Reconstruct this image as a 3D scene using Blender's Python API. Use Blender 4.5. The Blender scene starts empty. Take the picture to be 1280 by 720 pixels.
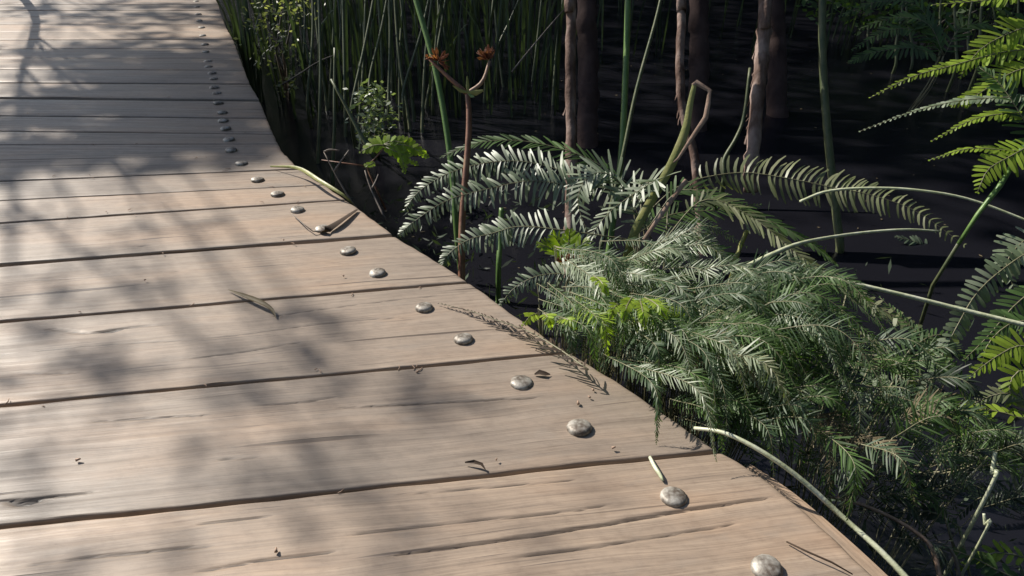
import bpy, math, random
from mathutils import Vector as V
from math import radians as Rd, sin, cos, pi
random.seed(7)
SC = bpy.context.scene
C = SC.collection

# ------------------------------------------------------------------ camera
FPX, CAMH, PITCH = 900.0, 0.65, Rd(29.5)
cam = bpy.data.cameras.new('camera'); co = bpy.data.objects.new('camera', cam); C.objects.link(co)
co.location = (0, 0, CAMH); co.rotation_euler = (pi/2 - PITCH, 0, 0)
cam.sensor_width = 36; cam.lens = 36*FPX/1280; cam.clip_start = .02; cam.clip_end = 500
SC.camera = co

# ------------------------------------------------------------------ light
SUN_AZ, SUN_EL = Rd(56), Rd(40)          # azimuth measured to the left of straight ahead
S = V((-sin(SUN_AZ)*cos(SUN_EL), cos(SUN_AZ)*cos(SUN_EL), sin(SUN_EL)))
w = bpy.data.worlds.new('World'); SC.world = w; w.use_nodes = True
nt = w.node_tree; bg = nt.nodes['Background']
sky = nt.nodes.new('ShaderNodeTexSky'); sky.sky_type = 'NISHITA'; sky.sun_disc = False
sky.sun_elevation = SUN_EL; sky.sun_rotation = -SUN_AZ
nt.links.new(sky.outputs[0], bg.inputs[0]); bg.inputs[1].default_value = .085
sl = bpy.data.lights.new('sun', 'SUN'); sl.energy = 4.8; sl.angle = Rd(.53); sl.color = (1, .94, .85)
so = bpy.data.objects.new('sun', sl); C.objects.link(so)
so.rotation_euler = S.to_track_quat('Z', 'Y').to_euler(); so.location = (-6, 4, 9)
SC.view_settings.view_transform = 'Standard'; SC.view_settings.look = 'None'
SC.view_settings.exposure = .6; SC.view_settings.gamma = 1
SC.cycles.max_bounces = 6; SC.cycles.transparent_max_bounces = 8

# ------------------------------------------------------------------ where things stand
CAMP = V((0, 0, CAMH)); FW = V((0, cos(PITCH), -sin(PITCH))); UP = V((0, sin(PITCH), cos(PITCH)))
def ray(x, y): return FW + V((1, 0, 0))*((x-640)/FPX) + UP*((360-y)/FPX)
def at(x, y, d): return CAMP + ray(x, y)*d                  # sight line at a depth
def on(x, y, z=0.):                                         # sight line meets a level
    r = ray(x, y); return CAMP + r*((z-CAMH)/r.z)
WL = -.34                                                   # water level

# ------------------------------------------------------------------ helpers
def tag(o, label=None, cat=None, group=None, kind=None):
    if label: o['label'] = label
    if cat: o['category'] = cat
    if group: o['group'] = group
    if kind: o['kind'] = kind
    return o
def empty(name, loc, *t, **k):
    o = bpy.data.objects.new(name, None); C.objects.link(o); o.location = loc; o.empty_display_size = .1
    return tag(o, *t, **k)
class MB:
    def __init__(s): s.v = []; s.f = []; s.uv = None; s.at = None
    def add(s, vs, fs):
        n = len(s.v); s.v += [tuple(p) for p in vs]; s.f += [tuple(i+n for i in f) for f in fs]
    def tube(s, pts, rad, seg=6, cap=True, rough=0., flat=1.):
        n = len(pts); vs = []; fs = []; T = None; N = None
        for i, p in enumerate(pts):
            T = (pts[min(i+1, n-1)] - pts[max(i-1, 0)]).normalized()
            if N is None: N = T.orthogonal().normalized()
            N = (N - T*N.dot(T)).normalized(); B = T.cross(N)
            r = rad[i] if hasattr(rad, '__len__') else rad
            for k in range(seg):
                a = 2*pi*k/seg; q = r*(1 + (random.uniform(-rough, rough) if rough else 0))
                vs.append(p + N*cos(a)*q + B*sin(a)*q*flat)
        for i in range(n-1):
            for k in range(seg):
                k2 = (k+1) % seg; fs.append((i*seg+k, i*seg+k2, (i+1)*seg+k2, (i+1)*seg+k))
        if cap: fs.append(tuple(range(seg))[::-1]); fs.append(tuple(range((n-1)*seg, n*seg)))
        s.add(vs, fs)
    def blade(s, pts, wid, side=None, fold=.25):             # a long leaf with a midrib fold
        n = len(pts); vs = []; fs = []
        for i, p in enumerate(pts):
            T = (pts[min(i+1, n-1)] - pts[max(i-1, 0)]).normalized()
            B = side.copy() if side else T.cross((CAMP-p).normalized())
            B = (B - T*B.dot(T)).normalized(); Nn = T.cross(B); ww = (wid[i] if hasattr(wid, '__len__') else wid)/2
            vs += [p + B*ww, p - Nn*ww*fold*2, p - B*ww]
        for i in range(n-1):
            a = 3*i; fs += [(a, a+1, a+4, a+3), (a+1, a+2, a+5, a+4)]
        s.add(vs, fs)
    def mesh(s, name, mat, smooth=True):
        m = bpy.data.meshes.new(name); m.from_pydata(s.v, [], s.f)
        if s.uv:
            l = m.uv_layers.new(name='UVMap'); buf = []
            for f in s.f:
                for i in f: buf += s.uv[i]
            l.data.foreach_set('uv', buf)
        if s.at:
            for k, vals in s.at.items():
                m.attributes.new(k, 'FLOAT', 'POINT').data.foreach_set('value', vals)
        if smooth: m.polygons.foreach_set('use_smooth', [True]*len(m.polygons))
        m.materials.append(mat); m.update(); return m
    def build(s, name, mat, parent=None, origin=None, smooth=True):
        og = V(origin) if origin is not None else (V((0, 0, 0)) if parent is None else parent_world(parent))
        s.v = [(p[0]-og.x, p[1]-og.y, p[2]-og.z) for p in s.v]
        o = bpy.data.objects.new(name, s.mesh(name, mat, smooth)); C.objects.link(o)
        if parent is None: o.location = og
        else: o.parent = parent; o.location = og - parent_world(parent)
        return o
def parent_world(p):
    q = V((0, 0, 0))
    while p is not None: q += p.location; p = p.parent
    return q
def spline(pts, n):                                          # Catmull-Rom through the points, n samples
    P = [pts[0]*2-pts[1]] + list(pts) + [pts[-1]*2-pts[-2]]; m = len(pts)-1; out = []
    for i in range(n):
        t = i/(n-1)*m; k = min(int(t), m-1); u = t-k; a, b, c, d = P[k:k+4]
        out.append((b*2 + (c-a)*u + (a*2-b*5+c*4-d)*u*u + (b*3-a-c*3+d)*u**3)*.5)
    return out
def lerp(a, b, t): return a + (b-a)*t
U = random.uniform

# ------------------------------------------------------------------ materials
def mat(name):
    m = bpy.data.materials.new(name); m.use_nodes = True; n = m.node_tree
    return m, n, n.nodes['Principled BSDF']
def nd(n, t, **k):
    x = n.nodes.new('ShaderNode'+t)
    for a, b in k.items(): setattr(x, a, b)
    return x
def setin(x, **k):
    for a, b in k.items(): x.inputs[a].default_value = b
    return x
def noise(n, vec, scale, detail=4, rough=.55):
    x = nd(n, 'TexNoise'); setin(x, Scale=scale, Detail=detail, Roughness=rough)
    if vec is not None: n.links.new(vec, x.inputs['Vector'])
    return x.outputs['Fac']
def ramp(n, fac, stops):
    x = nd(n, 'ValToRGB'); e = x.color_ramp.elements
    while len(e) < len(stops): e.new(.5)
    for i, (p, c) in enumerate(stops):
        e[i].position = p; e[i].color = (c if len(c) == 4 else (*c, 1)) if hasattr(c, '__len__') else (c, c, c, 1)
    n.links.new(fac, x.inputs[0]); return x.outputs[0]
def mixc(n, mode, fac, a, b):
    x = nd(n, 'Mix', data_type='RGBA', blend_type=mode)
    for i, q in ((0, fac), (6, a), (7, b)):
        if hasattr(q, 'links'): n.links.new(q, x.inputs[i])
        else: x.inputs[i].default_value = q if not hasattr(q, '__len__') else (*q, 1)
    return x.outputs[2]
def mapping(n, vec, sc):
    x = nd(n, 'Mapping'); x.inputs['Scale'].default_value = sc; n.links.new(vec, x.inputs[0]); return x.outputs[0]
def bump(n, b, h, st, dist=.002):
    x = nd(n, 'Bump'); setin(x, Strength=st, Distance=dist); n.links.new(h, x.inputs['Height']); n.links.new(x.outputs[0], b.inputs['Normal'])

def wood_mat():
    m, n, b = mat('weathered_wood')
    uv = nd(n, 'UVMap').outputs[0]; oi = nd(n, 'ObjectInfo').outputs['Random']
    warp = nd(n, 'TexNoise'); n.links.new(mapping(n, uv, (2.2, 9, 1)), warp.inputs['Vector']); setin(warp, Scale=1., Detail=2)
    wv = nd(n, 'VectorMath', operation='MULTIPLY_ADD'); n.links.new(warp.outputs['Color'], wv.inputs[0])
    wv.inputs[1].default_value = (0, .035, 0); n.links.new(uv, wv.inputs[2]); q = wv.outputs[0]
    big = noise(n, mapping(n, uv, (2.5, 8, 1)), 1, 3)
    grain = noise(n, mapping(n, q, (2.6, 95, 1)), 1, 5, .6)
    fine = noise(n, mapping(n, q, (9, 420, 1)), 1, 3, .6)
    streak = noise(n, mapping(n, q, (1.5, 62, 1)), 1, 2, .5)
    spots = noise(n, mapping(n, uv, (14, 30, 1)), 1, 4)
    c = ramp(n, grain, [(.3, (.240, .188, .144)), (.5, (.292, .231, .178)), (.68, (.345, .276, .214))])
    c = mixc(n, 'MULTIPLY', .55, c, ramp(n, big, [(.32, (.62, .64, .66)), (.5, (.96, .95, .94)), (.66, (1.2, 1.03, .88))]))
    c = mixc(n, 'MULTIPLY', .6, c, ramp(n, oi, [(0, (.74, .76, .78)), (.5, (1, 1, 1)), (1, (1.12, 1.02, .90))]))
    c = mixc(n, 'MULTIPLY', .6, c, ramp(n, fine, [(.34, (.68, .66, .64)), (.55, (1.04, 1.04, 1.04))]))
    mot = noise(n, mapping(n, uv, (45, 70, 1)), 1, 6, .7)
    c = mixc(n, 'MULTIPLY', .6, c, ramp(n, mot, [(.35, (.78, .76, .75)), (.5, (1, 1, 1)), (.65, (1.12, 1.1, 1.08))]))
    c = mixc(n, 'MIX', ramp(n, spots, [(.58, 0), (.75, .35)]), c, (.21, .19, .165))
    line = ramp(n, streak, [(.285, 1), (.335, 0)])
    c = mixc(n, 'MIX', line, c, (.09, .066, .05))
    dash = noise(n, mapping(n, q, (5, 230, 1)), 1, 2, .5)
    c = mixc(n, 'MIX', ramp(n, dash, [(.27, .8), (.34, 0)]), c, (.10, .075, .06))
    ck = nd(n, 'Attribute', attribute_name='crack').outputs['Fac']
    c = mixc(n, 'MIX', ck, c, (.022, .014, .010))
    n.links.new(c, b.inputs['Base Color'])
    n.links.new(ramp(n, grain, [(.3, .62), (.7, .46)]), b.inputs['Roughness'])
    h = nd(n, 'Math', operation='MULTIPLY_ADD'); n.links.new(line, h.inputs[0]); h.inputs[1].default_value = -.8; n.links.new(grain, h.inputs[2])
    h2 = nd(n, 'Math', operation='MULTIPLY_ADD'); n.links.new(fine, h2.inputs[0]); h2.inputs[1].default_value = .35; n.links.new(h.outputs[0], h2.inputs[2])
    bump(n, b, h2.outputs[0], .55, .002)
    return m
def leaf_mat(name, col, trans=.35, rough=.4, spec=.5, var=.35, alt=None):
    m, n, b = mat(name); oc = nd(n, 'TexCoord').outputs['Object']; rnd = nd(n, 'NewGeometry').outputs['Random Per Island']
    dark = tuple(x*(1-var) for x in col); lite = tuple(min(1, x*(1+var)) for x in col)
    c = ramp(n, rnd, [(0, dark), (.5, col), (1, alt or lite)])
    c = mixc(n, 'MULTIPLY', .5, c, ramp(n, noise(n, oc, 14, 3), [(.35, (.6, .62, .6)), (.65, (1.25, 1.2, 1.1))]))
    n.links.new(c, b.inputs['Base Color']); b.inputs['Roughness'].default_value = rough; b.inputs['Specular IOR Level'].default_value = spec
    t = nd(n, 'BsdfTranslucent'); n.links.new(mixc(n, 'MULTIPLY', 1., c, (1.6, 1.7, .7)), t.inputs[0])
    mx = nd(n, 'MixShader'); mx.inputs[0].default_value = trans
    n.links.new(b.outputs[0], mx.inputs[1]); n.links.new(t.outputs[0], mx.inputs[2])
    n.links.new(mx.outputs[0], n.nodes['Material Output'].inputs[0])
    return m
def stem_mat(name, stops, rough=.5, sc=40, st=.3, spec=.4):
    m, n, b = mat(name); oc = nd(n, 'TexCoord').outputs['Object']
    c = ramp(n, noise(n, mapping(n, oc, (1, 1, .25)), sc, 4), stops); n.links.new(c, b.inputs['Base Color'])
    setin(b, Roughness=rough); b.inputs['Specular IOR Level'].default_value = spec
    if st: bump(n, b, noise(n, oc, sc*3, 3), st, .003)
    return m
M = {}
M['wood'] = wood_mat()
m, n, b = mat('galvanised_steel'); oc = nd(n, 'TexCoord').outputs['Object']
c = ramp(n, noise(n, oc, 90, 5), [(.38, (.11, .085, .065)), (.52, (.25, .225, .19)), (.70, (.42, .395, .35))]); n.links.new(c, b.inputs['Base Color'])
b.inputs['Metallic'].default_value = .3; b.inputs['Roughness'].default_value = .55; bump(n, b, noise(n, oc, 220, 4), .5, .001); M['bolt'] = m
m, n, b = mat('dark_water'); oc = nd(n, 'TexCoord').outputs['Object']
setin(b, Roughness=.24, IOR=1.33); b.inputs['Base Color'].default_value = (.008, .008, .011, 1)
M['water'] = m
m, n, b = mat('black_mud'); oc = nd(n, 'TexCoord').outputs['Object']
n.links.new(ramp(n, noise(n, oc, 9, 6), [(.35, (.008, .007, .006)), (.6, (.02, .017, .013)), (.75, (.045, .036, .024))]), b.inputs['Base Color'])
b.inputs['Roughness'].default_value = .8; bump(n, b, noise(n, oc, 20, 6), .8, .02); M['mud'] = m
M['silver'] = leaf_mat('silvery_fern', (.17, .225, .125), .3, .48, .8, .3, (.26, .30, .21))
M['fern'] = leaf_mat('fern_green', (.068, .125, .036), .45, .5, .4, .45)
M['fernteal'] = leaf_mat('fern_blue_green', (.062, .115, .052), .42, .5, .5, .45, (.11, .155, .085))
M['lime'] = leaf_mat('fern_yellow_green', (.27, .38, .045), .55, .45, .4, .3)
M['olive'] = leaf_mat('fern_olive', (.19, .22, .10), .4, .45, .7, .3, (.26, .27, .16))
M['dim'] = leaf_mat('shade_tinted_leaf', (.04, .06, .035), .2, .5, .4, .5)  # darker copy of the leaf green, shade put into its colour
M['tree'] = leaf_mat('tree_leaf', (.045, .07, .03), .12, .45, .4, .4)
M['dry'] = leaf_mat('dry_leaf', (.14, .112, .066), .15, .6, .3, .3)
M['dryshade'] = leaf_mat('dry_leaf_and_shade', (.05, .034, .024), .05, .7, .2, .3)  # dry leaf scraps, and the shade colour of the frond tip
M['red'] = leaf_mat('rust_leaf', (.20, .06, .025), .3, .5, .4, .4)
M['rachis'] = stem_mat('fern_stalk', [(.3, (.10, .09, .045)), (.6, (.20, .19, .11)), (.8, (.30, .29, .22))])
M['reed'] = stem_mat('reed_green', [(.3, (.07, .14, .035)), (.6, (.12, .20, .055)), (.8, (.17, .23, .08))], .4)
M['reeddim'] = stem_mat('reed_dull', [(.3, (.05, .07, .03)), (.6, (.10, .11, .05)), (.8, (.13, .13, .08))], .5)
M['reedyellow'] = stem_mat('reed_yellow', [(.3, (.17, .19, .05)), (.6, (.25, .25, .08)), (.8, (.30, .26, .13))], .45)
M['tan'] = stem_mat('reed_dry', [(.3, (.22, .14, .09)), (.6, (.36, .24, .17)), (.8, (.42, .31, .24))], .6)
M['pale'] = stem_mat('stem_pale', [(.3, (.34, .37, .20)), (.55, (.50, .52, .36)), (.8, (.62, .62, .52))], .35)
M['brownstem'] = stem_mat('stem_red_brown', [(.3, (.13, .06, .035)), (.6, (.22, .11, .07)), (.8, (.28, .18, .10))], .5)
M['twig'] = stem_mat('twig_grey', [(.3, (.09, .075, .06)), (.6, (.18, .15, .125)), (.8, (.28, .25, .22))], .7)
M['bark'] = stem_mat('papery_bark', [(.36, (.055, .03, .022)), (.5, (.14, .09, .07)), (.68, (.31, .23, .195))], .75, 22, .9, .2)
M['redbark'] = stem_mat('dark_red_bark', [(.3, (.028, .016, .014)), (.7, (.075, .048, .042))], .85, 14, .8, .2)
M['darkbark'] = stem_mat('tree_bark', [(.3, (.04, .03, .025)), (.7, (.11, .09, .075))], .85, 8, .8, .2)
M['flower'] = leaf_mat('flower_rust', (.24, .095, .06), .3, .6, .3, .4)

# ------------------------------------------------------------------ ground and water
g = MB(); gp = [-400, -60, -20] + [x for x in range(-9, 16)] + [22, 60, 400]; gq = [-400, -60, -20, -8] + [x for x in range(-4, 16)] + [22, 60, 400]
for y in gq:
    for x in gp:
        d = math.hypot(x-1.5, y-3.5); h = WL - .30 + max(0, min(1, (d-6.5)/4))*.55 + .04*sin(x*1.7+y)*cos(y*1.3)
        g.v.append((x, y, h))
nx = len(gp)
for j in range(len(gq)-1):
    for i in range(nx-1): g.f.append((j*nx+i, j*nx+i+1, (j+1)*nx+i+1, (j+1)*nx+i))
tag(g.build('ground', M['mud']), kind='structure')
g = MB(); g.add([(-11, -9, WL), (15, -9, WL), (15, 15, WL), (-11, 15, WL)], [(0, 1, 2, 3)])
tag(g.build('water', M['water']), kind='structure')

# ------------------------------------------------------------------ boardwalk
edge_px = [(1160, 788), (1097, 724), (1030, 661), (963, 604), (899, 563), (850, 530), (790, 489), (745, 461), (697, 431), (640, 391), (585, 352),
           (540, 322), (492, 293), (445, 258), (410, 234), (375, 211), (353, 189), (342, 168), (333, 147), (324, 125), (312, 104), (300, 73), (291, 49), (281, 30), (271, 0)]
EP = [on(*p) for p in edge_px]
d0 = ((EP[0]-EP[3]).normalized()*.7 + V((0, -.3, 0))).normalized(); EP = [EP[0]+d0*q for q in (1.5, 1.1, .8, .55, .38, .25, .15, .07)] + EP
d1 = (EP[-1]-EP[-5]).normalized(); e1 = EP[-1]; EP += [e1+d1*q for q in (.3, .7, 1.3, 2.1)]
ES = spline(EP, 900)
seams = [((0, 658), (899, 563), .0095), ((0, 506), (697, 441), .009), ((0, 402), (585, 352.5), .0075), ((0, 330), (492, 293), .0085), ((0, 278), (430, 249), .007),
         ((0, 250), (400, 231), .004), ((0, 226), (369, 211), .005), ((0, 200), (356, 194), .008), ((0, 181), (347, 180), .004), ((0, 163), (341, 167), .009),
         ((0, 144), (332, 147), .010), ((0, 122), (324, 125), .02), ((0, 103), (312, 104.5), .013), ((0, 87), (306, 88), .006), ((0, 73), (300, 73), .012), ((0, 61), (295.5, 60.5), .007),
         ((0, 50), (291, 49), .02), ((0, 40), (286, 39.5), .008), ((0, 30), (281, 30), .022), ((0, 21), (278, 21), .01), ((0, 13), (275, 13), .014), ((0, 5.5), (273, 5.5), .012), ((0, -2), (270, -2), .015)]
SM = []                                                       # (index of the edge sample, seam direction, gap)
def edge_hit(a, b):
    dr = (b-a).normalized(); nn = V((-dr.y, dr.x, 0)); prev = None
    for k, p in enumerate(ES):
        s = (p-a).dot(nn)
        if prev is not None and prev < 0 <= s: return k - s/(s-prev), dr
        prev = s
    raise RuntimeError('no edge')
for a, b, gp_ in seams:
    k, dr = edge_hit(on(*a), on(*b)); SM.append((k, dr, gp_))
def esamp(k):
    k = max(0, min(len(ES)-1.001, k)); i = int(k); return lerp(ES[i], ES[i+1], k-i)
def walk(k, dist, sgn):
    while dist > 0 and 1 < k < len(ES)-2:
        dist -= (esamp(k+sgn*.5)-esamp(k)).length; k += sgn*.5
    return k
k, dr, _ = SM[0]
for i in range(4): k = walk(k, .24, -1); SM.insert(0, (k, dr, .009))
k, dr, _ = SM[-1]
for i in range(6):
    k = walk(k, .26, 1); SM.append((k, dr, .012))
DW = 1.9
cracks_px = [([(500, 692), (560, 684), (700, 664), (800, 648), (880, 634), (958, 623)], .0016, 5),
             ([(250, 714), (330, 700), (420, 690)], .0012, 3), ([(-20, 628), (0, 625), (20, 625), (45, 622), (75, 619), (108, 616)], .0013, 4), ([(8, 625), (32, 627), (52, 622)], .0042, 7),
             ([(60, 411), (110, 416), (135, 412), (160, 409), (212, 405)], .0015, 4), ([(125, 414), (140, 413), (150, 411)], .004, 4), ([(230, 448), (290, 441), (370, 428)], .0011, 3),
             ([(120, 527), (200, 522), (260, 519)], .0011, 3), ([(320, 507), (380, 503), (415, 497)], .0011, 3), ([(420, 510), (560, 503), (640, 499), (668, 497)], .001, 3), ([(275, 574), (320, 571)], .001, 3),
             ([(440, 668), (560, 655), (700, 640), (760, 632)], .0009, 3), ([(600, 702), (740, 684), (860, 664), (920, 655)], .0011, 3), ([(40, 706), (140, 694), (200, 688), (270, 682)], .0011, 3),
             ([(250, 655), (300, 650), (345, 644)], .001, 3), ([(20, 465), (60, 466), (98, 465)], .001, 3), ([(340, 395), (450, 380), (580, 366)], .0007, 2), ([(500, 619), (640, 607), (720, 600)], .0007, 2),
             ([(0, 352), (120, 345), (220, 338)], .0008, 2), ([(130, 310), (250, 303)], .0008, 2), ([(0, 443), (120, 431), (260, 422), (420, 402), (530, 395)], .0008, 2)]
CR = []
for pts, wd, dp in cracks_px:
    P = spline([on(*p) for p in pts], len(pts)*5)
    P = [p + V((0, U(-1, 1)*.0009, 0)) for p in P]
    CR.append((P, wd, dp*.001, min(p.y for p in P)-.01, max(p.y for p in P)+.01, min(p.x for p in P), max(p.x for p in P)))
def crack_at(p):
    z = 0.; c = 0.
    for P, wd, dp, y0, y1, x0, x1 in CR:
        if not (y0 < p.y < y1 and x0 < p.x < x1): continue
        best = 9.; bt = 0
        for i in range(len(P)-1):
            a, b_ = P[i], P[i+1]
            if p.x < min(a.x, b_.x)-.01 or p.x > max(a.x, b_.x)+.01: continue
            ab = b_-a; t = max(0, min(1, (p-a).dot(ab)/ab.length_squared)); d = (a+ab*t-p).length
            if d < best: best = d; bt = (i+t)/(len(P)-1)
        ww = wd*(.35+.65*min(1, 5*min(bt, 1-bt))); e = math.exp(-(best/ww)**2)
        z = max(z, e*dp); c = max(c, e)
    return z, min(1, c*1.05)
BW = empty('boardwalk', (0, 1.2, 0), 'weathered brown timber boardwalk curving away to the left above dark water', 'boardwalk', kind='structure')
PL = []
for i in range(len(SM)-1):
    (k0, da, g0), (k1, db, g1) = SM[i], SM[i+1]
    R0, R1 = esamp(k0), esamp(k1); wid = abs((R1-R0).dot(V((-da.y, da.x, 0))))
    near = R0.y < 2.2 and 3 <= i
    step = .0021 if (near and R0.y < 1.35) else .006 if near else .03
    nv = max(4, int((wid-g0/2-g1/2)/step)); nu = 170 if near else 40
    vs = [0, .0012, .003] + [.003+(wid-(g0+g1)/2-.006)*(j/nv) for j in range(1, nv)]
    tot = wid-(g0+g1)/2; vs += [tot-.003, tot-.0012, tot]
    us = [DW*(1-(1-j/nu)) for j in range(nu+1)]; us = us[:-1] + [DW-.006, DW-.002, DW]
    mb = MB(); uvs = []; cka = []; off = i*3.17; tilt = U(-.0015, .0015); z0 = U(-.0012, .0012); ph = U(0, 6); cup = U(-.0012, .0006)
    NU, NV = len(us), len(vs)
    cell = lambda q, s: (math.sin(q*s+ph)+math.sin(q*s*2.3+ph*2.1))*.5
    for jv, v in enumerate(vs):
        t = (v+g0/2)/wid; Rr = esamp(lerp(k0, k1, t)); dr = lerp(da, db, t).normalized(); nn = V((-dr.y, dr.x, 0))
        ef = 0. if 2 < jv < NV-3 else 1.
        for ju, u in enumerate(us):
            p = Rr - dr*(DW-u)
            if ef: p = p + nn*(cell(u, 31)*.0008 + cell(u, 9)*.0010)*(1 if jv < 3 else -1)
            if ju >= NU-3: p = p + dr*(cell(v, 60)*.0012)
            z = z0 + tilt*(t-.5)*2 + cup*(1-(2*t-1)**2)
            ed = min(v, tot-v); er = DW-u
            z -= .0026*max(0, 1-ed/.003)**2 + .002*max(0, 1-er/.006)**2
            ck = 0.
            if near:
                dz, ck = crack_at(p); z -= dz
            mb.v.append((p.x, p.y, z)); uvs.append((u+off, v+off*1.7)); cka.append(ck)
    for jv in range(NV-1):
        for ju in range(NU-1): mb.f.append((jv*NU+ju, jv*NU+ju+1, (jv+1)*NU+ju+1, (jv+1)*NU+ju))
    ring = [ju for ju in range(NU)] + [jv*NU+NU-1 for jv in range(1, NV)] + [(NV-1)*NU+ju for ju in range(NU-2, -1, -1)] + [jv*NU for jv in range(NV-2, 0, -1)]
    n0 = len(mb.v)
    for q in ring:
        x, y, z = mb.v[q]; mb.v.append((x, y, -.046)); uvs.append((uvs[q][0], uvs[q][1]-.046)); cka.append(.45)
    L = len(ring)
    for q in range(L): q2 = (q+1) % L; mb.f.append((ring[q2], ring[q], n0+q, n0+q2))
    mb.f.append(tuple(range(n0, n0+L))[::-1])
    mb.uv = uvs; mb.at = {'crack': cka}
    mid = esamp((k0+k1)/2)
    PL.append((mb.build('plank', M['wood'], BW, origin=(mid.x, mid.y, 0)), esamp(k0), da, esamp(k1), db))
# bolts with domed heads: sub-parts of their planks
bolts = [(958, 711), (842, 622), (724, 535), (652, 479), (579, 424), (530, 385), (472, 342), (435, 314), (403, 287), (372, 263), (347, 243), (322, 225), (302, 205), (289, 188), (286, 175), (282, 161),
         (279, 151), (278, 141), (273, 129), (271, 117), (268, 110), (267, 99), (265, 92), (261, 84), (260, 77), (257, 65), (256, 56), (253, 45), (252, 35), (249, 26), (248, 18), (246, 9), (245, 2)]
def dome():
    b = MB(); prof = [(.0186, -.002), (.0188, .0008), (.0174, .0038), (.0142, .0056), (.0098, .0068), (.0046, .0073)]; sg = 14
    for r, z in prof:
        for k in range(sg): b.v.append((r*cos(2*pi*k/sg), r*sin(2*pi*k/sg), z))
    for i in range(len(prof)-1):
        for k in range(sg): k2 = (k+1) % sg; b.f.append((i*sg+k, i*sg+k2, (i+1)*sg+k2, (i+1)*sg+k))
    b.f.append(tuple(range((len(prof)-1)*sg, len(prof)*sg))); return b.mesh('bolt', M['bolt'])
dm = dome(); hidden = [on(1085, 800), on(1190, 900)]
for p in [on(*q) for q in bolts] + hidden:
    for pl, ra, da, rb, db in PL:
        if (p-ra).dot(V((-da.y, da.x, 0))) >= 0 and (p-rb).dot(V((-db.y, db.x, 0))) < 0:
            o = bpy.data.objects.new('bolt', dm); C.objects.link(o); o.parent = pl
            q = p - parent_world(pl); o.location = (q.x, q.y, .0005)
            o.rotation_euler = (U(-.09, .09), U(-.09, .09), U(0, 6)); k = U(.84, .94); o.scale = (k, k, U(.75, 1.0)); break
# curved edge board, long bearers and posts under the planks
def offs(dist): 
    out = []
    for i in range(3, len(ES)-3, 4):
        T = (ES[i+1]-ES[i-1]).normalized(); out.append(ES[i] + V((T.y, -T.x, 0))*dist)
    return out
def beam(name, dist, wd, z0, z1, cut=1.):
    A, B = offs(dist), offs(dist+wd); A = A[:int(len(A)*cut)]; B = B[:len(A)]; mb = MB(); n = len(A); uv = []; acc = 0
    for i in range(n):
        acc += (A[i]-A[i-1]).length if i else 0
        for q, z in ((A[i], z1), (B[i], z1-.002), (B[i], z0), (A[i], z0)): mb.v.append((q.x, q.y, z))
        uv += [(acc, 40.), (acc, 40+wd), (acc, 40.3), (acc, 40.6)]
    for i in range(n-1):
        for k in range(4): k2 = (k+1) % 4; mb.f.append((i*4+k, i*4+k2, (i+1)*4+k2, (i+1)*4+k))
    mb.uv = uv; mb.at = {'crack': [0.]*len(mb.v)}
    return mb.build(name, M['wood'], BW, smooth=False)
beam('edge_board', .010, .032, -.17, -.030, (min(range(len(ES)), key=lambda i: (ES[i]-on(905, 567)).length)/4-1)/len(offs(0)))
for dd in (-.22, -.95, -1.7): beam('bearer', dd, .07, -.17, -.0475)
for s in range(30, 890, 95):
    T = (ES[s+1]-ES[s-1]).normalized(); pr = V((T.y, -T.x, 0))
    for dd in (-.19, -1.66):
        q = ES[s]+pr*dd; b = MB(); b.tube([V((q.x, q.y, -.9)), V((q.x, q.y, -.175))], .06, 8); b.build('post', M['darkbark'], BW)

# ------------------------------------------------------------------ ferns
HV = (S+V((0, -.9, .42))).normalized()
def frond(parent, path, hl, ang=70, nrm=(0, -.55, .83), droop=.25, wid=.0055, gap=.0085, m='fern', curl=0., rr=.0016, taper=.75, jit=.12, start=.05, roll=.35, sun=.45, tipw=.45, root=True):
    """path: points from base to tip; hl: longest leaflet (m). One mesh of leaflets, its stalk a sub-part"""
    Lg = sum((path[i+1]-path[i]).length for i in range(len(path)-1)); n = max(8, int(Lg/gap)); P = spline(path, n)
    N0 = V(nrm).normalized(); mb = MB()
    for i in range(n):
        t = i/(n-1)
        if t < start: continue
        T = (P[min(i+1, n-1)]-P[max(i-1, 0)]).normalized(); B = T.cross(N0).normalized(); Nn = B.cross(T).normalized()
        env = min(1, .45+(t-start)*3.2)*(max(0., 1-t)**taper)+.10
        for sg in (-1, 1):
            if U(0, 1) < .05: continue
            l = hl*env*U(1-jit*1.4, 1+jit); a = Rd(ang + U(-9, 9) - 22*t)
            D = (T*cos(a) + B*(sg*sin(a)) + Nn*U(-jit, jit)).normalized()
            W = lerp(Nn, HV, sun).cross(D).normalized(); ra = U(-roll, roll); W = (W*cos(ra) + Nn*sin(ra)).normalized(); Dn = W.cross(D)*(-1)
            if Dn.dot(Nn) < 0: Dn = -Dn
            ww = wid*min(1., .35+env)*U(.85, 1.15); vs = []
            for s, wf in ((0, .75), (.33, 1.), (.72, .92), (1, tipw)):
                q = P[i] + D*(l*s) - Dn*(droop*l*s*s) + T*(curl*l*s*s); vs += [q+W*ww*wf/2, q-W*ww*wf/2]
            mb.add(vs, [(0, 1, 3, 2), (2, 3, 5, 4), (4, 5, 7, 6)])
    f = mb.build('frond', M[m], parent, origin=path[0])
    r = MB()
    if parent.get('category') == 'fern' and root:
        q = parent_world(parent) + V((U(-.02, .02), U(-.02, .02), 0)); md = lerp(q, P[0], .6) - (P[min(4, n-1)]-P[0]).normalized()*.03; r.tube(spline([q, md, P[0]], 7), [rr*1.25]*7, 4)
    r.tube(P[::2]+[P[-1]], [rr*(1-.75*k/(len(P[::2]))) for k in range(len(P[::2])+1)], 5); r.build('stalk', M['rachis'], f)
    return f
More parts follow.
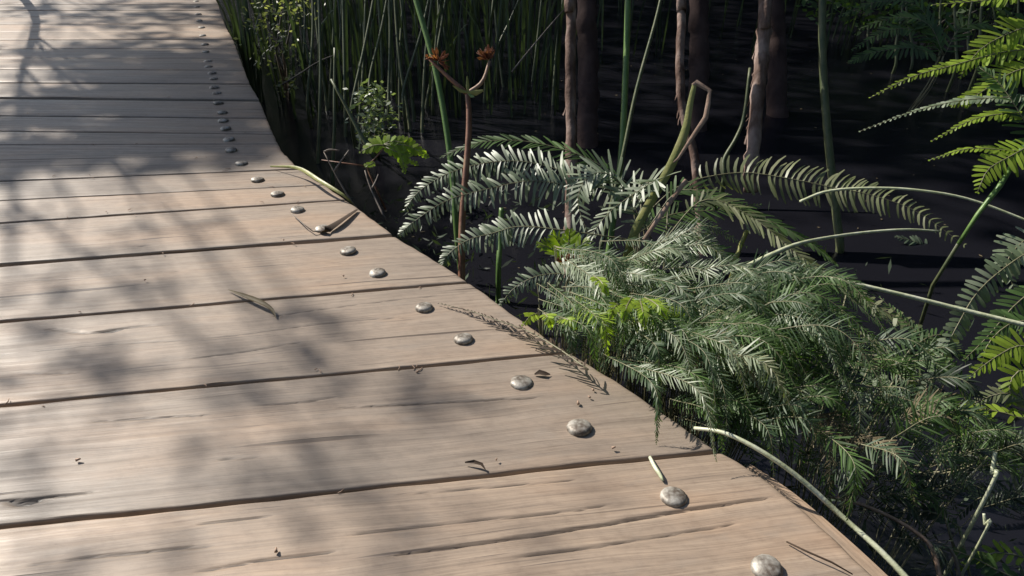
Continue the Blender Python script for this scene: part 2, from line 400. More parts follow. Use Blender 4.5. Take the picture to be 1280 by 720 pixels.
# fern surface: rises gently to the right of the deck's edge
E0, E1 = on(899, 563), on(492, 293); ed = (E1-E0).normalized(); en = V((ed.y, -ed.x, 0))
TL = math.tan(Rd(17))
def fs(x, y, dz=0.03):
    r = ray(x, y); c0 = (CAMP-E0).dot(en)*TL + dz; den = r.z - r.dot(en)*TL
    d = (c0-CAMH)/den if den < -1e-3 else 9
    return CAMP + r*max(.6, min(2.3, d))
def fern(label, base, **k): return empty('fern', base, label, 'fern', group='ferns growing beside the boardwalk')
def W(p): return V((p.x, p.y, WL-.05))

B1 = fs(800, 270, -.05)
f1 = fern('silvery fern arching its broad fronds over the deck edge beside the red-brown flower stem', W(B1))
frond(f1, [at(*p) for p in ((835, 262, 1.66), (745, 232, 1.64), (705, 230, 1.62), (662, 226, 1.6), (610, 236, 1.57), (560, 250, 1.54), (520, 275, 1.52), (500, 292, 1.52))], .062, 74, (.05, -.72, .68), .3, .0068, .0112, 'silver', roll=.22, sun=.85, jit=.2)
frond(f1, [at(*p) for p in ((800, 250, 1.74), (722, 220, 1.72), (662, 203, 1.7), (612, 203, 1.68), (562, 216, 1.65), (525, 238, 1.63), (506, 262, 1.62))], .060, 74, (.0, -.62, .75), .3, .0065, .0110, 'silver', roll=.22, sun=.85, jit=.2)
frond(f1, [at(*p) for p in ((790, 232, 1.82), (730, 196, 1.8), (660, 177, 1.8), (600, 178, 1.78), (552, 196, 1.76))], .075, 55, (.1, -.15, .98), .1, .006, .013, 'fern', roll=.4)
frond(f1, [at(*p) for p in ((790, 300, 1.52), (705, 288, 1.5), (650, 283, 1.5), (618, 291, 1.49), (585, 300, 1.47), (560, 318, 1.46), (553, 332, 1.46))], .050, 72, (.05, -.7, .7), .3, .006, .0095, 'silver', roll=.22, sun=.85, jit=.2)
frond(f1, [at(*p) for p in ((830, 398, 1.36), (788, 370, 1.34), (753, 351, 1.33), (714, 343, 1.32), (675, 344, 1.31), (644, 359, 1.3), (626, 380, 1.29))], .047, 72, (.05, -.75, .65), .3, .0058, .0088, 'silver', roll=.22, sun=.85, jit=.2)
frond(f1, [at(*p) for p in ((800, 282, 1.62), (772, 225, 1.62), (740, 218, 1.6), (722, 250, 1.58), (738, 300, 1.56))], .075, 62, (-.2, -.5, .84), .1, .0065, .012, 'silver', roll=.35, sun=.7)
frond(f1, [at(*p) for p in ((815, 300, 1.6), (790, 245, 1.6), (820, 225, 1.58), (765, 262, 1.55), (735, 300, 1.53))], .07, 60, (-.1, -.3, .94), .1, .0065, .012, 'silver', roll=.35, sun=.7)

f2 = fern('fern sending a curled olive frond to the right across the dark gap', W(at(830, 300, 1.75)))
frond(f2, [at(*p) for p in ((800, 275, 1.78), (850, 232, 1.78), (920, 216, 1.78), (980, 222, 1.76), (1040, 234, 1.74), (1090, 244, 1.72), (1145, 264, 1.7), (1205, 306, 1.68))], .070, 98, (.1, -.75, .65), .25, .007, .0135, 'olive', curl=.3, start=.2, taper=.6, sun=.8)
frond(f2, [at(*p) for p in ((810, 285, 1.7), (850, 238, 1.7), (905, 252, 1.68), (960, 275, 1.66), (1010, 302, 1.64), (1045, 330, 1.62))], .074, 48, (.25, -.35, .9), .12, .0065, .0105, 'fern', start=.12, sun=.8)
frond(f2, [at(*p) for p in ((830, 300, 1.64), (880, 250, 1.66), (940, 272, 1.64), (1000, 320, 1.6), (1060, 362, 1.57), (1120, 398, 1.55), (1175, 430, 1.53))], .062, 50, (.25, -.45, .86), .12, .006, .0105, 'olive', start=.1, sun=.8)
frond(f2, [at(*p) for p in ((815, 305, 1.6), (835, 312, 1.58), (870, 306, 1.56), (910, 320, 1.55), (925, 345, 1.54))], .07, 50, (0, -.4, .9), .1, .006, .0105, 'fern')
frond(f2, [at(*p) for p in ((800, 290, 1.72), (840, 268, 1.74), (900, 262, 1.76), (950, 256, 1.78))], .07, 60, (0, -.3, .95), .1, .006, .0105, 'fern')

# the dense mound beside the deck: five neighbouring plants
def mound(label, root, n, rect, ang, length, mats, hl=.036, nr=(-.2, -.55, .83), lo=-.02, hi=.07, gap=.0052, curve=30):
    """many fronds that stream the same way: rect of their bases, heading (degrees below the horizontal), length"""
    f = fern(label, W(fs(*root)))
    for i in range(n):
        u, v = U(0, 1), U(0, 1); bx, by = lerp(rect[0], rect[1], u), lerp(rect[2], rect[3], v); h = Rd(lerp(ang[0], ang[1], u) + random.gauss(0, 11)); L = U(*length); dz = lerp(lo, hi, U(0, 1))
        h0, h1 = h-Rd(curve), h+Rd(curve*.8); x1, y1 = bx+cos(h0)*L*.5, by+sin(h0)*L*.5; x2, y2 = x1+cos(h1)*L*.5, y1+sin(h1)*L*.5
        a, md, e = fs(bx, by, dz-.03), fs(x1, y1, dz+.02), fs(x2, y2, dz-.03)
        q = V((nr[0]+U(-.2, .2), nr[1]+U(-.2, .2), nr[2]))
        frond(f, [a, md, e], hl*U(.6, 1.1), U(40, 62), q, U(.1, .3), U(.0015, .0024), gap*U(.75, 1.05), random.choice(mats), roll=.6, sun=.3, rr=.0008, jit=.26, taper=.85, tipw=.4)
    return f
mound('dense fern mound at the deck edge where the dark shade-toned frond tip crosses the boards', (750, 380), 44, (670, 800, 350, 415), (62, 42), (80, 130), ['fernteal', 'fern', 'fernteal', 'fern', 'fern', 'fern', 'fernteal', 'lime'], .030)
mound('blue-green fern mass in the middle of the bank beside the widest boards', (860, 410), 48, (750, 900, 375, 460), (50, 22), (120, 190), ['fernteal', 'fern', 'fernteal', 'fern', 'fernteal', 'fern', 'silver', 'fern', 'fern', 'olive', 'dry'], .036)
mound('grey-green fern spreading right under the long white arching stem', (900, 370), 34, (830, 960, 345, 420), (25, 18), (130, 220), ['fernteal', 'fern', 'fern', 'fernteal', 'fernteal', 'fern', 'silver'], .038)
mound('low dark fern at the foot of the bank above the long yellow-green blade', (920, 480), 36, (835, 980, 440, 530), (42, 22), (100, 150), ['fern', 'fernteal', 'fern'], .034, lo=-.08, hi=.02)
mound('green fern clump behind the bright yellow tuft and rust leaf', (770, 330), 26, (690, 830, 300, 370), (60, 15), (80, 150), ['fern', 'fernteal', 'silver'], .036)
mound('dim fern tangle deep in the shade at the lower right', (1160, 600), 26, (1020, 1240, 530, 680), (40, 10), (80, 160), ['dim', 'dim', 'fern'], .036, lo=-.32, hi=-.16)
mound('shaded fern low between the bank and the right-hand fern', (1070, 520), 34, (960, 1140, 430, 570), (60, 20), (90, 170), ['fern', 'dim', 'fernteal', 'fern', 'dry'], .036, lo=-.2, hi=.0)

t1 = fern('small bright yellow-green fern tuft above a rust-coloured leaf', W(at(712, 350, 1.44)))
for q in ((690, 292), (672, 305), (712, 288), (735, 300), (700, 318)):
    frond(t1, [at(710, 335, 1.44), at((710+q[0])/2, (335+q[1])/2-8, 1.43), at(q[0], q[1], 1.42)], .036, 50, (0, -.6, .8), .2, .006, .008, 'lime')
t2 = fern('little yellow-green fern sprig hugging the deck edge under the bank', W(at(690, 440, 1.16)))
for bx, by, tx, ty in ((672, 392, 652, 410), (680, 392, 690, 412), (700, 398, 722, 412)):
    frond(t2, [fs(bx, by, .02), fs((bx+tx)/2, (by+ty)/2-5, .05), fs(tx, ty, .03)], .018, 55, (0, -.6, .8), .2, .005, .007, 'lime')
t2 = fern('yellow-green fern tips glowing in the middle of the fern bank', W(fs(800, 400)))
for bx, by, tx, ty in ((790, 372, 778, 402), (800, 374, 806, 410), (806, 372, 834, 398), (775, 380, 762, 398), (742, 345, 760, 368)):
    frond(t2, [fs(bx, by, .06), fs((bx+tx)/2, (by+ty)/2-5, .11), fs(tx, ty, .10)], .019, 50, (0, -.6, .8), .2, .0045, .006, 'lime')

# right-hand bright fern
f3 = fern('tall yellow-green fern leaning in from the right edge of the view', W(at(1345, 420, 1.5)))
for pth, hl, mm, an in ((((1290, 110, 1.55), (1230, 135, 1.52), (1160, 150, 1.5), (1085, 122, 1.48)), .0, 'lime', 60),):
    pass
def fp(parent, pts, hl, mm, an=60, nr=(-.1, -.5, .86), **k): return frond(parent, [at(*p) for p in pts], hl, an, nr, k.pop('droop', .15), k.pop('wid', .007), k.pop('gap', .0095), mm, sun=k.pop('sun', .7), **k)
fp(f3, ((1300, 60, 1.5), (1250, 66, 1.5), (1190, 82, 1.49), (1140, 96, 1.48), (1088, 122, 1.47)), .038, 'lime', 58, taper=1.1)
fp(f3, ((1300, 120, 1.47), (1255, 122, 1.46), (1200, 126, 1.45), (1140, 140, 1.44), (1075, 164, 1.43)), .03, 'silver', 55, (-.2, -.2, .95), taper=1.2)
fp(f3, ((1300, 145, 1.44), (1260, 142, 1.43), (1215, 150, 1.42), (1165, 176, 1.41)), .032, 'lime', 50, (-.2, -.3, .93), taper=.9)
fp(f3, ((1300, 190, 1.42), (1260, 188, 1.41), (1210, 186, 1.40), (1162, 200, 1.39)), .030, 'lime', 50, (-.2, -.25, .94), taper=1.)
fp(f3, ((1290, 180, 1.40), (1262, 196, 1.39), (1235, 212, 1.38), (1222, 240, 1.37)), .046, 'lime', 75, (-.3, -.7, .65))
fp(f3, ((1300, 30, 1.5), (1265, 40, 1.5), (1225, 62, 1.5), (1200, 96, 1.49)), .05, 'lime', 62, (-.2, -.75, .62))
fp(f3, ((1300, 80, 1.49), (1262, 92, 1.48), (1222, 118, 1.47), (1190, 132, 1.46)), .05, 'lime', 60, (-.2, -.6, .75))
fp(f3, ((1310, 200, 1.42), (1280, 150, 1.42), (1250, 105, 1.43), (1225, 85, 1.44)), .05, 'fern', 60, (-.2, -.6, .75))
fp(f3, ((1300, -25, 1.5), (1270, -10, 1.5), (1235, 0, 1.5), (1165, 6, 1.5)), .04, 'lime', 55)
b = MB(); b.tube([at(1198, 305, 1.42), at(1222, 268, 1.40), at(1250, 232, 1.39), at(1275, 190, 1.41), at(1310, 130, 1.46)], [.004, .0045, .0055, .005, .004], 6); b.build('stem', M['reed'], f3); b = MB(); q = at(1198, 305, 1.42); b.tube([q, q+V((.01, .05, -.12)), V((q.x+.06, q.y+.12, WL-.05))], [.004, .0042, .0045], 6); b.build('stem', M['reeddim'], f3)

f4 = fern('fern with short stubby leaflets hanging down by the right edge', W(at(1350, 560, 1.3)))
fp(f4, ((1310, 300, 1.36), (1262, 330, 1.34), (1222, 365, 1.32), (1195, 410, 1.3), (1172, 455, 1.29), (1146, 505, 1.28)), .032, 'silver', 78, (.1, -.7, .7), taper=.6, gap=.0115, wid=.0085)
fp(f4, ((1310, 350, 1.3), (1270, 380, 1.29), (1235, 420, 1.28), (1205, 450, 1.27)), .036, 'fern', 65, (-.1, -.6, .8))
fp(f4, ((1310, 440, 1.25), (1275, 432, 1.24), (1245, 446, 1.23), (1212, 470, 1.22)), .042, 'lime', 65, (-.1, -.6, .8))
fp(f4, ((1310, 480, 1.22), (1280, 462, 1.21), (1262, 480, 1.2), (1268, 520, 1.2)), .036, 'lime', 65, (-.3, -.7, .65))
fp(f4, ((1300, 530, 1.25), (1235, 512, 1.25), (1185, 516, 1.25), (1140, 528, 1.25)), .03, 'lime', 55, (0, -.2, .97), gap=.012)
fp(f4, ((1300, 290, 1.38), (1275, 305, 1.37), (1258, 330, 1.36), (1268, 362, 1.35)), .045, 'silver', 75, (-.2, -.6, .75))
f5 = fern('fern with pale rounded leaflets reaching down the right of the bank', W(at(1090, 480, 1.35)))
fp(f5, ((1000, 405, 1.38), (1040, 430, 1.36), (1085, 462, 1.34), (1118, 492, 1.32), (1148, 524, 1.31)), .024, 'silver', 80, (.1, -.6, .8), gap=.013, wid=.011, taper=.4)
fp(f5, ((1060, 360, 1.46), (1100, 385, 1.44), (1140, 408, 1.42), (1172, 432, 1.4), (1195, 460, 1.39)), .024, 'olive', 80, (.1, -.6, .8), gap=.012, wid=.008, taper=.5)
for p_, m_ in ((((1230, 575, 1.32), (1175, 505, 1.32), (1120, 450, 1.33), (1062, 408, 1.35)), 'olive'), (((1215, 560, 1.28), (1160, 520, 1.28), (1110, 505, 1.28), (1060, 512, 1.28)), 'fern'), (((1240, 560, 1.3), (1190, 470, 1.32), (1150, 420, 1.34), (1100, 372, 1.36)), 'fern'), (((1120, 470, 1.3), (1135, 440, 1.31), (1165, 420, 1.32), (1200, 418, 1.33)), 'fern')):
    fp(f5, p_, .034, m_, 60, (0, -.6, .8), wid=.005, gap=.009)
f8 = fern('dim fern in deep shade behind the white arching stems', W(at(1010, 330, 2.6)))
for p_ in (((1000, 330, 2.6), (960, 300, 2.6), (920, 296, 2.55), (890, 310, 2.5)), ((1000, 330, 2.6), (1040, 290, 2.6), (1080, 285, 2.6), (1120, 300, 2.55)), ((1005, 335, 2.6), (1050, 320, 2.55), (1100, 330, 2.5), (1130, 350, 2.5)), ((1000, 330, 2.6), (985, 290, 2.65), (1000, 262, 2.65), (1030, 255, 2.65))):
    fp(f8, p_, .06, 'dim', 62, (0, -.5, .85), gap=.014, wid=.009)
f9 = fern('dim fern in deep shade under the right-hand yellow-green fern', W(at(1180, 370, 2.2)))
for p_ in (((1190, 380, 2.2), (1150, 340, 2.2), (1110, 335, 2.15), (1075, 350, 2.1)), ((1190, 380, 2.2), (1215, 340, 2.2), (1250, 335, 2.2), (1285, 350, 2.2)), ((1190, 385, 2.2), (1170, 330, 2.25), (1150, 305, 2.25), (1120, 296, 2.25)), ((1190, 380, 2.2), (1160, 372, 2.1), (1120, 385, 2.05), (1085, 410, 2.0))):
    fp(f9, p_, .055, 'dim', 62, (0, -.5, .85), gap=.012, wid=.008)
for p_, m_ in ((((1300, 590, 1.15), (1260, 560, 1.16), (1215, 552, 1.17), (1170, 566, 1.18)), 'fern'), (((1300, 640, 1.1), (1270, 615, 1.1), (1225, 622, 1.1), (1195, 648, 1.1)), 'dim'), (((1290, 400, 1.26), (1262, 405, 1.26), (1235, 430, 1.25), (1225, 468, 1.25)), 'fern'), (((1300, 545, 1.2), (1282, 500, 1.2), (1250, 492, 1.2), (1215, 505, 1.2)), 'olive')):
    fp(f4, p_, .036, m_, 60, (-.1, -.6, .8), wid=.005, gap=.008)
f6 = fern('small fern in the bottom right corner under the thin curved stem', W(at(1230, 715, .98)))
fp(f6, ((1285, 730, .98), (1245, 712, .98), (1215, 696, .98), (1180, 684, .98)), .026, 'fern', 55, (0, -.5, .85)); fp(f6, ((1290, 700, 1.0), (1250, 690, 1.0), (1220, 700, 1.0), (1195, 712, 1.0)), .022, 'lime', 55)
fp(f6, ((1180, 640, 1.08), (1140, 602, 1.1), (1090, 578, 1.12), (1035, 584, 1.13)), .022, 'fernteal', 60, (0, -.5, .85), gap=.013); fp(f6, ((1200, 660, 1.08), (1165, 640, 1.1), (1110, 640, 1.1), (1060, 632, 1.1)), .02, 'dim', 60)
f7 = fern('dim distant fern over the water at the top right', W(at(1150, 75, 3.4)))
for p in (((1180, 70, 3.4), (1150, 40, 3.4), (1110, 38, 3.35), (1066, 62, 3.3)), ((1180, 70, 3.4), (1160, 30, 3.4), (1120, 22, 3.4), (1075, 36, 3.4)), ((1175, 70, 3.4), (1140, 60, 3.3), (1090, 66, 3.3), (1062, 78, 3.3)), ((1180, 70, 3.4), (1200, 35, 3.4), (1230, 30, 3.4), (1255, 44, 3.4)), ((1180, 68, 3.5), (1150, 10, 3.5), (1100, 2, 3.5), (1050, 20, 3.5))):
    fp(f7, p, .09, 'fern', 60, (0, -.4, .9), gap=.018, wid=.012)

# the young compound leaf left of the silver fern
yl = empty('seedling', W(at(478, 300, 1.85)), 'young seedling with one bright lime-green feathery leaf by the deck edge', 'plant')
for q, hl in ((((480, 182), (468, 181), (450, 190)), .030), (((480, 180), (500, 190), (506, 216)), .030), (((482, 180), (510, 182), (535, 196)), .030), (((478, 182), (490, 176), (512, 180)), .026), (((482, 184), (505, 194), (522, 206)), .024)):
    frond(yl, [at(x, y, 1.83) for x, y in q], hl, 58, (-.3, -.75, .6), .15, .011, .0085, 'lime', start=0, sun=.2, tipw=.6, taper=.6)
frond(yl, [at(467, 203, 1.83), at(462, 206, 1.82), at(455, 206, 1.82)], .014, 60, (0, -.7, .7), .1, .007, .007, 'lime', start=0)
b = MB(); b.tube([at(482, 262, 1.86), at(470, 235, 1.85), at(458, 208, 1.84), at(470, 197, 1.83), at(482, 182, 1.83)], [.003, .0028, .0025, .002, .0015], 5); b.tube([at(458, 208, 1.84), at(430, 204, 1.84), at(402, 200, 1.84)], [.0025, .002, .0012], 5); b.build('stem', M['brownstem'], yl)

# ------------------------------------------------------------------ reeds, stems
def stem(name, label, cat, pts, rad, m, group=None, seg=6, n=24, flat=1.):
    K = [at(*p) for p in pts]
    if name == 'reed' and K[0].z > WL: K.insert(0, V((K[0].x-(K[1].x-K[0].x)*.5, K[0].y+.02, WL-.04)))
    P = spline(K, n); b = MB()
    r0 = rad if hasattr(rad, '__len__') else (rad, rad*.8)
    b.tube(P, [lerp(r0[0], r0[1], i/(n-1)) for i in range(n)], seg, flat=flat)
    return tag(b.build(name, M[m], origin=P[0]), label, cat, group)
GR = 'reeds standing in the swamp'
def reed(label, pts, rad, m, group=GR): return stem('reed', label, 'reed', pts, rad, m, group)
reed('bright green reed leaning left behind the red-brown flower stem', [(572, 300, 1.95), (562, 190, 1.95), (545, 90, 1.95), (520, 0, 1.95), (500, -70, 1.95)], (.0095, .0075), 'reed')
reed('straight green reed rising just right of the pale slim trunk', [(758, 330, 2.1), (775, 210, 2.1), (781, 120, 2.1), (785, 0, 2.1), (787, -90, 2.1)], (.009, .009), 'reed')
reed('greyish thin reed leaning right across the straight green one', [(745, 330, 2.05), (775, 210, 2.05), (795, 115, 2.05), (820, 24, 2.05), (832, -30, 2.05)], (.007, .004), 'reeddim')
reed('dull olive reed standing alone right of the trunks', [(1050, 310, 2.2), (1045, 265, 2.2), (1034, 160, 2.2), (1028, 60, 2.2), (1029, -60, 2.2)], (.013, .011), 'reeddim')
reed('short cut-off green reed under the silver fern', [(623, 350, 1.6), (625, 300, 1.6), (627, 260, 1.6)], (.0062, .006), 'reed')
0 and reed('x', [(712, 400, 1.5), (711, 340, 1.5), (713, 270, 1.52)], (.004, .0035), 'twig')
reed('stubby olive stem at the foot of the white arching stems', [(917, 336, 1.7), (924, 312, 1.7), (934, 288, 1.7)], (.006, .005), 'reedyellow')
# folded reed
fr = empty('folded_reed', at(800, 285, 1.58), 'yellow-green reed snapped over at the top with a drooping tan tip', 'reed')
q = at(790, 300, 1.58); P = spline([V((q.x-.05, q.y+.03, WL-.04)), V((q.x-.02, q.y+.01, lerp(WL, q.z, .5)))] + [at(*p) for p in ((790, 300, 1.58), (808, 262, 1.58), (838, 208, 1.58), (856, 165, 1.58), (863, 128, 1.58), (868, 106, 1.58))], 30); b = MB(); b.blade(P, [.02]*20+[.019, .018, .016, .015, .014, .013, .012, .012, .011, .010]); b.build('stalk', M['reedyellow'], fr)
P = [at(*p) for p in ((867, 107, 1.58), (870, 103, 1.58), (887, 113, 1.575), (885, 130, 1.57), (882, 147, 1.57), (865, 172, 1.56), (848, 198, 1.56), (842, 203, 1.56))]; b = MB(); b.blade(P, [.012, .012, .009, .010, .0115, .009, .006, .003]); b.build('folded_tip', M['tan'], fr)
b = MB(); b.blade(spline([at(805, 300, 1.56), at(822, 275, 1.56), at(838, 252, 1.57), at(858, 225, 1.58)], 10), .01); b.build('side_leaf', M['tan'], fr)
# pale arching stems
GA = 'pale arching stems'
stem('arching_grass', 'thickest white arching stem running from the fern bank to the right edge', 'stem', [(905, 340, 1.3), (930, 337, 1.27), (985, 341, 1.24), (1050, 351, 1.22), (1130, 369, 1.2), (1210, 389, 1.18), (1300, 411, 1.15)], (.0028, .0042), 'pale', GA)
stem('arching_grass', 'pale green stem arching up from the bank under the curled frond', 'stem', [(928, 336, 1.4), (965, 318, 1.42), (1005, 303, 1.46), (1070, 292, 1.55), (1130, 287, 1.56), (1175, 289, 1.57)], (.0055, .0022), 'pale', GA)
stem('arching_grass', 'thin pale stem crossing the tip of the curled frond to the right edge', 'stem', [(1000, 252, 1.62), (1035, 239, 1.62), (1090, 235, 1.6), (1150, 238, 1.58), (1215, 250, 1.56), (1300, 282, 1.52)], (.0035, .0026), 'pale', GA)
stem('arching_grass', 'green and white stem bending down along the near deck edge', 'stem', [(868, 535, .95), (905, 541, .92), (950, 563, .9), (1000, 598, .89), (1055, 648, .88), (1105, 693, .85), (1160, 752, .82)], (.0024, .0040), 'pale', GA)
stem('arching_grass', 'thin brownish stem curving down in the bottom right corner', 'stem', [(1032, 620, 1.0), (1075, 630, .99), (1120, 650, .98), (1158, 676, .97), (1170, 700, .96), (1178, 740, .95)], (.002, .0036), 'tan', GA)
stem('arching_grass', 'short dead tip poking up beside the thin brownish stem', 'stem', [(1200, 740, .97), (1196, 705, .97), (1186, 685, .97), (1170, 676, .98)], (.0035, .001), 'twig', GA)
reed('pale broken reed standing in the dark at the right', [(1236, 614, .93), (1240, 590, .93), (1244, 565, .93)], (.0029, .0026), 'pale'); reed('shorter pale reed stub low in the dark at the right', [(1230, 668, .93), (1231, 655, .93), (1230, 642, .93)], (.0022, .002), 'pale')

# flowering stem with two rusty heads
fl = empty('flower_stem', at(577, 335, 1.62), 'red-brown forked stem with two rusty dried flower heads', 'flower')
b = MB(); b.tube(spline([at(*p) for p in ((577, 480, 1.64), (577, 335, 1.62), (578, 270, 1.62), (585, 180, 1.62), (586, 140, 1.62), (584, 116, 1.62))], 20), [.009-.0035*i/19 for i in range(20)], 7); b.build('stem', M['brownstem'], fl)
for tip, md, m_ in (((537, 74), (560, 96), 'brownstem'), ((612, 76), (603, 102), 'tan')):
    b = MB(); b.tube(spline([at(584, 117, 1.62), at(*md, 1.62), at(*tip, 1.62)], 8), [.006, .0055, .005, .0048, .0045, .004, .0038, .003], 6); b.build('branch', M[m_], fl)
def head(cx, cy, n, rad, squash, up):
    b = MB(); c0 = at(cx, cy, 1.62)
    for i in range(n):
        d = (V((U(-1, 1), U(-1, 1), U(-.5, 1.2)+up)).normalized()); d.x *= squash; e = c0 + d*rad*U(.6, 1.15)
        b.tube([c0+d*rad*.15, lerp(c0, e, .6)+V((0, 0, U(-.003, .003))), e], [.0016, .0013, .0005], 4)
        if i % 2: b.blade([lerp(c0, e, .4), lerp(c0, e, .75), e], [.003, .0075, .002])
    return b.build('flower_head', M['flower'], fl)
head(609, 75, 46, .032, .9, .6); head(548, 77, 26, .028, 1.2, .0); head(537, 74, 8, .014, 1.3, .1)
for q, w_, mm in (((604, 113), .013, 'reedyellow'), ((566, 107), .008, 'reedyellow'), ((584, 95), .008, 'reedyellow'), ((593, 121), .007, 'reed')):
    b = MB(); a = at(585, 116, 1.615); e = at(*q, 1.61); b.blade([a, lerp(a, e, .5)+V((0, 0, -.003)), e], [w_*.6, w_, w_*.3]); b.build('bract', M[mm], fl)
# rust leaf under the tuft
b = MB()
for i in range(7):
    a = at(712+U(-14, 14), 326+U(-4, 4), 1.42); e = a + V((U(-.03, .03), U(-.01, .01), U(-.015, .012))); b.blade([a, lerp(a, e, .5)+V((0, 0, .004)), e], [.006, .016, .004])
tag(b.build('fallen_leaf', M['red'], origin=at(712, 326, 1.42)), 'rust-red withered leaf in the ferns under the yellow-green tuft', 'leaf')

# twigs left of the ferns
GT = 'twigs at the deck edge'
def twig(label, lines, r, m='twig'):
    b = MB()
    for ln in lines: b.tube(spline([at(*p) for p in ln], 8), [r*(1-.07*i) for i in range(8)], 5)
    return tag(b.build('twig', M[m], origin=at(*lines[0][0])), label, 'twig', GT)
twig('olive broken twig slanting up left of the lime seedling', [((470, 200, 2.05), (450, 166, 2.05), (432, 132, 2.05), (414, 99, 2.05))], .0075, 'reeddim')
twig('grey branched twig leaning left over the deck edge below the lime leaf', [((446, 262, 1.75), (432, 240, 1.75), (418, 215, 1.75), (405, 190, 1.75)), ((418, 214, 1.75), (424, 205, 1.75), (436, 188, 1.75)), ((405, 190, 1.75), (412, 187, 1.75), (424, 188, 1.75))], .003)
twig('thin dark twig behind the long fallen blade at the deck bend', [((482, 275, 1.72), (470, 250, 1.74), (462, 232, 1.75), (456, 213, 1.76)), ((465, 236, 1.75), (470, 226, 1.75), (473, 218, 1.75))], .0028)
twig('dim slanting twig over the dark water beyond the leafy shrub', [((352, 106, 3.0), (375, 92, 3.0), (398, 77, 3.0), (420, 68, 3.0))], .004)
twig('dim grey twig leaning across the water left of the trunks', [((640, 90, 3.2), (660, 65, 3.2), (685, 35, 3.2), (705, 12, 3.2))], .005, 'twig')
# dim reeds in the shade
DL = {0: 'dull brownish reed nearest the deck edge, right of the speckled shrub', 7: 'dull reed leaning right just left of the bright green reed', 11: 'nearest faint reed slanting right between the flower heads and the pale slim trunk',
      12: 'faint upright reed behind the right side of the speckled shrub', 14: 'short dull reed stub beside the olive broken twig', 15: 'dull upright reed half hidden behind the bright green reed',
      16: 'short dull reed leaning against the slim knotted trunk', 17: 'faint reed behind the dim distant fern at the top right', 18: 'faint reed between the dim distant fern and the yellow-green fern'}
for i, (xa, ya, xb, yb, d) in enumerate(((397, 215, 398, -30, 2.9), (432, 180, 428, -30, 3.2), (446, 190, 458, -30, 3.3), (440, 130, 470, -20, 3.0), (478, 170, 472, -20, 3.3), (500, 165, 505, -20, 3.4), (520, 180, 498, -25, 3.4), (533, 130, 560, -20, 3.6), (505, 110, 540, -20, 3.2), (410, 150, 420, -30, 3.6),
                                         (490, 120, 482, -30, 3.8), (622, 60, 655, -20, 3.8), (380, 60, 378, -30, 4.2), (455, 100, 448, -30, 4.), (416, 205, 418, 120, 2.6), (550, 160, 548, 40, 3.7), (905, 200, 930, 145, 2.5), (1195, 60, 1192, -20, 3.8), (1225, 50, 1230, -20, 3.6)) + tuple((x, U(60, 190), x+U(-25, 25), -20, U(3.2, 4.4)) for x in (385, 408, 424, 450, 463, 486, 497, 512, 528, 541, 556, 602, 640, 660, 690)) + tuple((x, U(30, 60), x+U(-12, 12), -20, U(4, 5)) for x in (1085, 1120, 1140, 1175, 1210, 1245, 1260, 1272))):
    reed(DL.get(i, 'dull slender reed in the shaded water between the leafy shrub and the flower stem' if xa < 570 else 'faint reed in the dark water between the flower heads and the pale slim trunk' if xa < 800 else 'faint thin reed in the shade below the dim leafy bush at the top right'), [(xa, ya+25, d), (xa, ya, d), ((xa+xb)/2+U(-4, 4), (ya+yb)/2, d), (xb, yb, d), (xb+(xb-xa)*.3, yb-60, d)], (.009, .005), 'reeddim', 'dull reeds in the shaded water')

# ------------------------------------------------------------------ things lying on the deck
def flatpath(pts, z): return [on(x, y, zz) for (x, y), zz in zip(pts, z)]
b = MB(); P = spline(flatpath([(285, 362), (305, 369), (325, 377), (339, 386), (345, 397)], [.004, .010, .012, .008, .003]), 14); b.blade(P, [.001, .003, .005, .007, .008, .009, .009, .009, .008, .007, .006, .005, .003, .001], V((0, 1, .3)), .4)
tag(b.build('fallen_leaf', M['dry'], origin=P[0]), 'curved grey dead leaf lying across the seam in the middle of the deck', 'leaf')
P = spline([on(338, 208, .006), on(372, 210, .025), on(400, 226, .03), on(432, 246, .012), at(446, 262, 1.71)], 18); b = MB(); b.blade(P, [.002+.0075*sin(pi*min(1, .08+i/17)) for i in range(18)], None, .3)
tag(b.build('bent_grass', M['reedyellow'], origin=P[-1]), 'olive grass blade bent flat over the deck edge at the bend', 'grass blade')
P = spline([on(398, 289, .004), on(408, 287, .008), on(424, 277, .009), on(446, 262, .004)], 12); b = MB(); b.blade(P, [.006, .012, .016, .018, .019, .019, .019, .018, .016, .014, .012, .008], V((.75, .66, 0)), .15)  # flat dark brown strap across the boards
tag(b.build('fallen_leaf', M['dryshade'], origin=P[0]), 'dark brown strap-like strip beside the bolt at the bend of the deck', 'leaf')
P = flatpath([(366, 268), (378, 279), (391, 289), (401, 290)], [.006, .012, .008, .003]); b = MB(); b.tube(P, .0012, 4)
tag(b.build('twig', M['twig'], origin=P[0]), 'hair-thin pale twig touching the bolt at the bend', 'twig', GT)
P = spline(flatpath([(812, 571), (818, 583), (824, 592), (829, 601)], [.004, .007, .006, .004]), 8); b = MB(); b.tube(P, [.0022, .0026, .0028, .0028, .0028, .0026, .0022, .0014], 6, flat=.6)
tag(b.build('grass_clipping', M['pale'], origin=P[0]), 'short yellow grass clipping lying above the second nearest bolt', 'grass blade')
P = flatpath([(581, 578), (592, 577), (602, 580), (607, 587)], [.003, .006, .006, .002]); b = MB(); b.blade(P, [.002, .005, .004, .001], V((0, 1, .5)), .4)
tag(b.build('fallen_leaf', M['dryshade'], origin=P[0]), 'tiny curled brown scrap near the seam before the nearest board', 'leaf')
P = flatpath([(668, 468), (674, 465), (682, 467), (688, 468)], [.003, .007, .006, .003]); b = MB(); b.blade(P, [.003, .009, .008, .002], V((0, 1, .3)), .3)
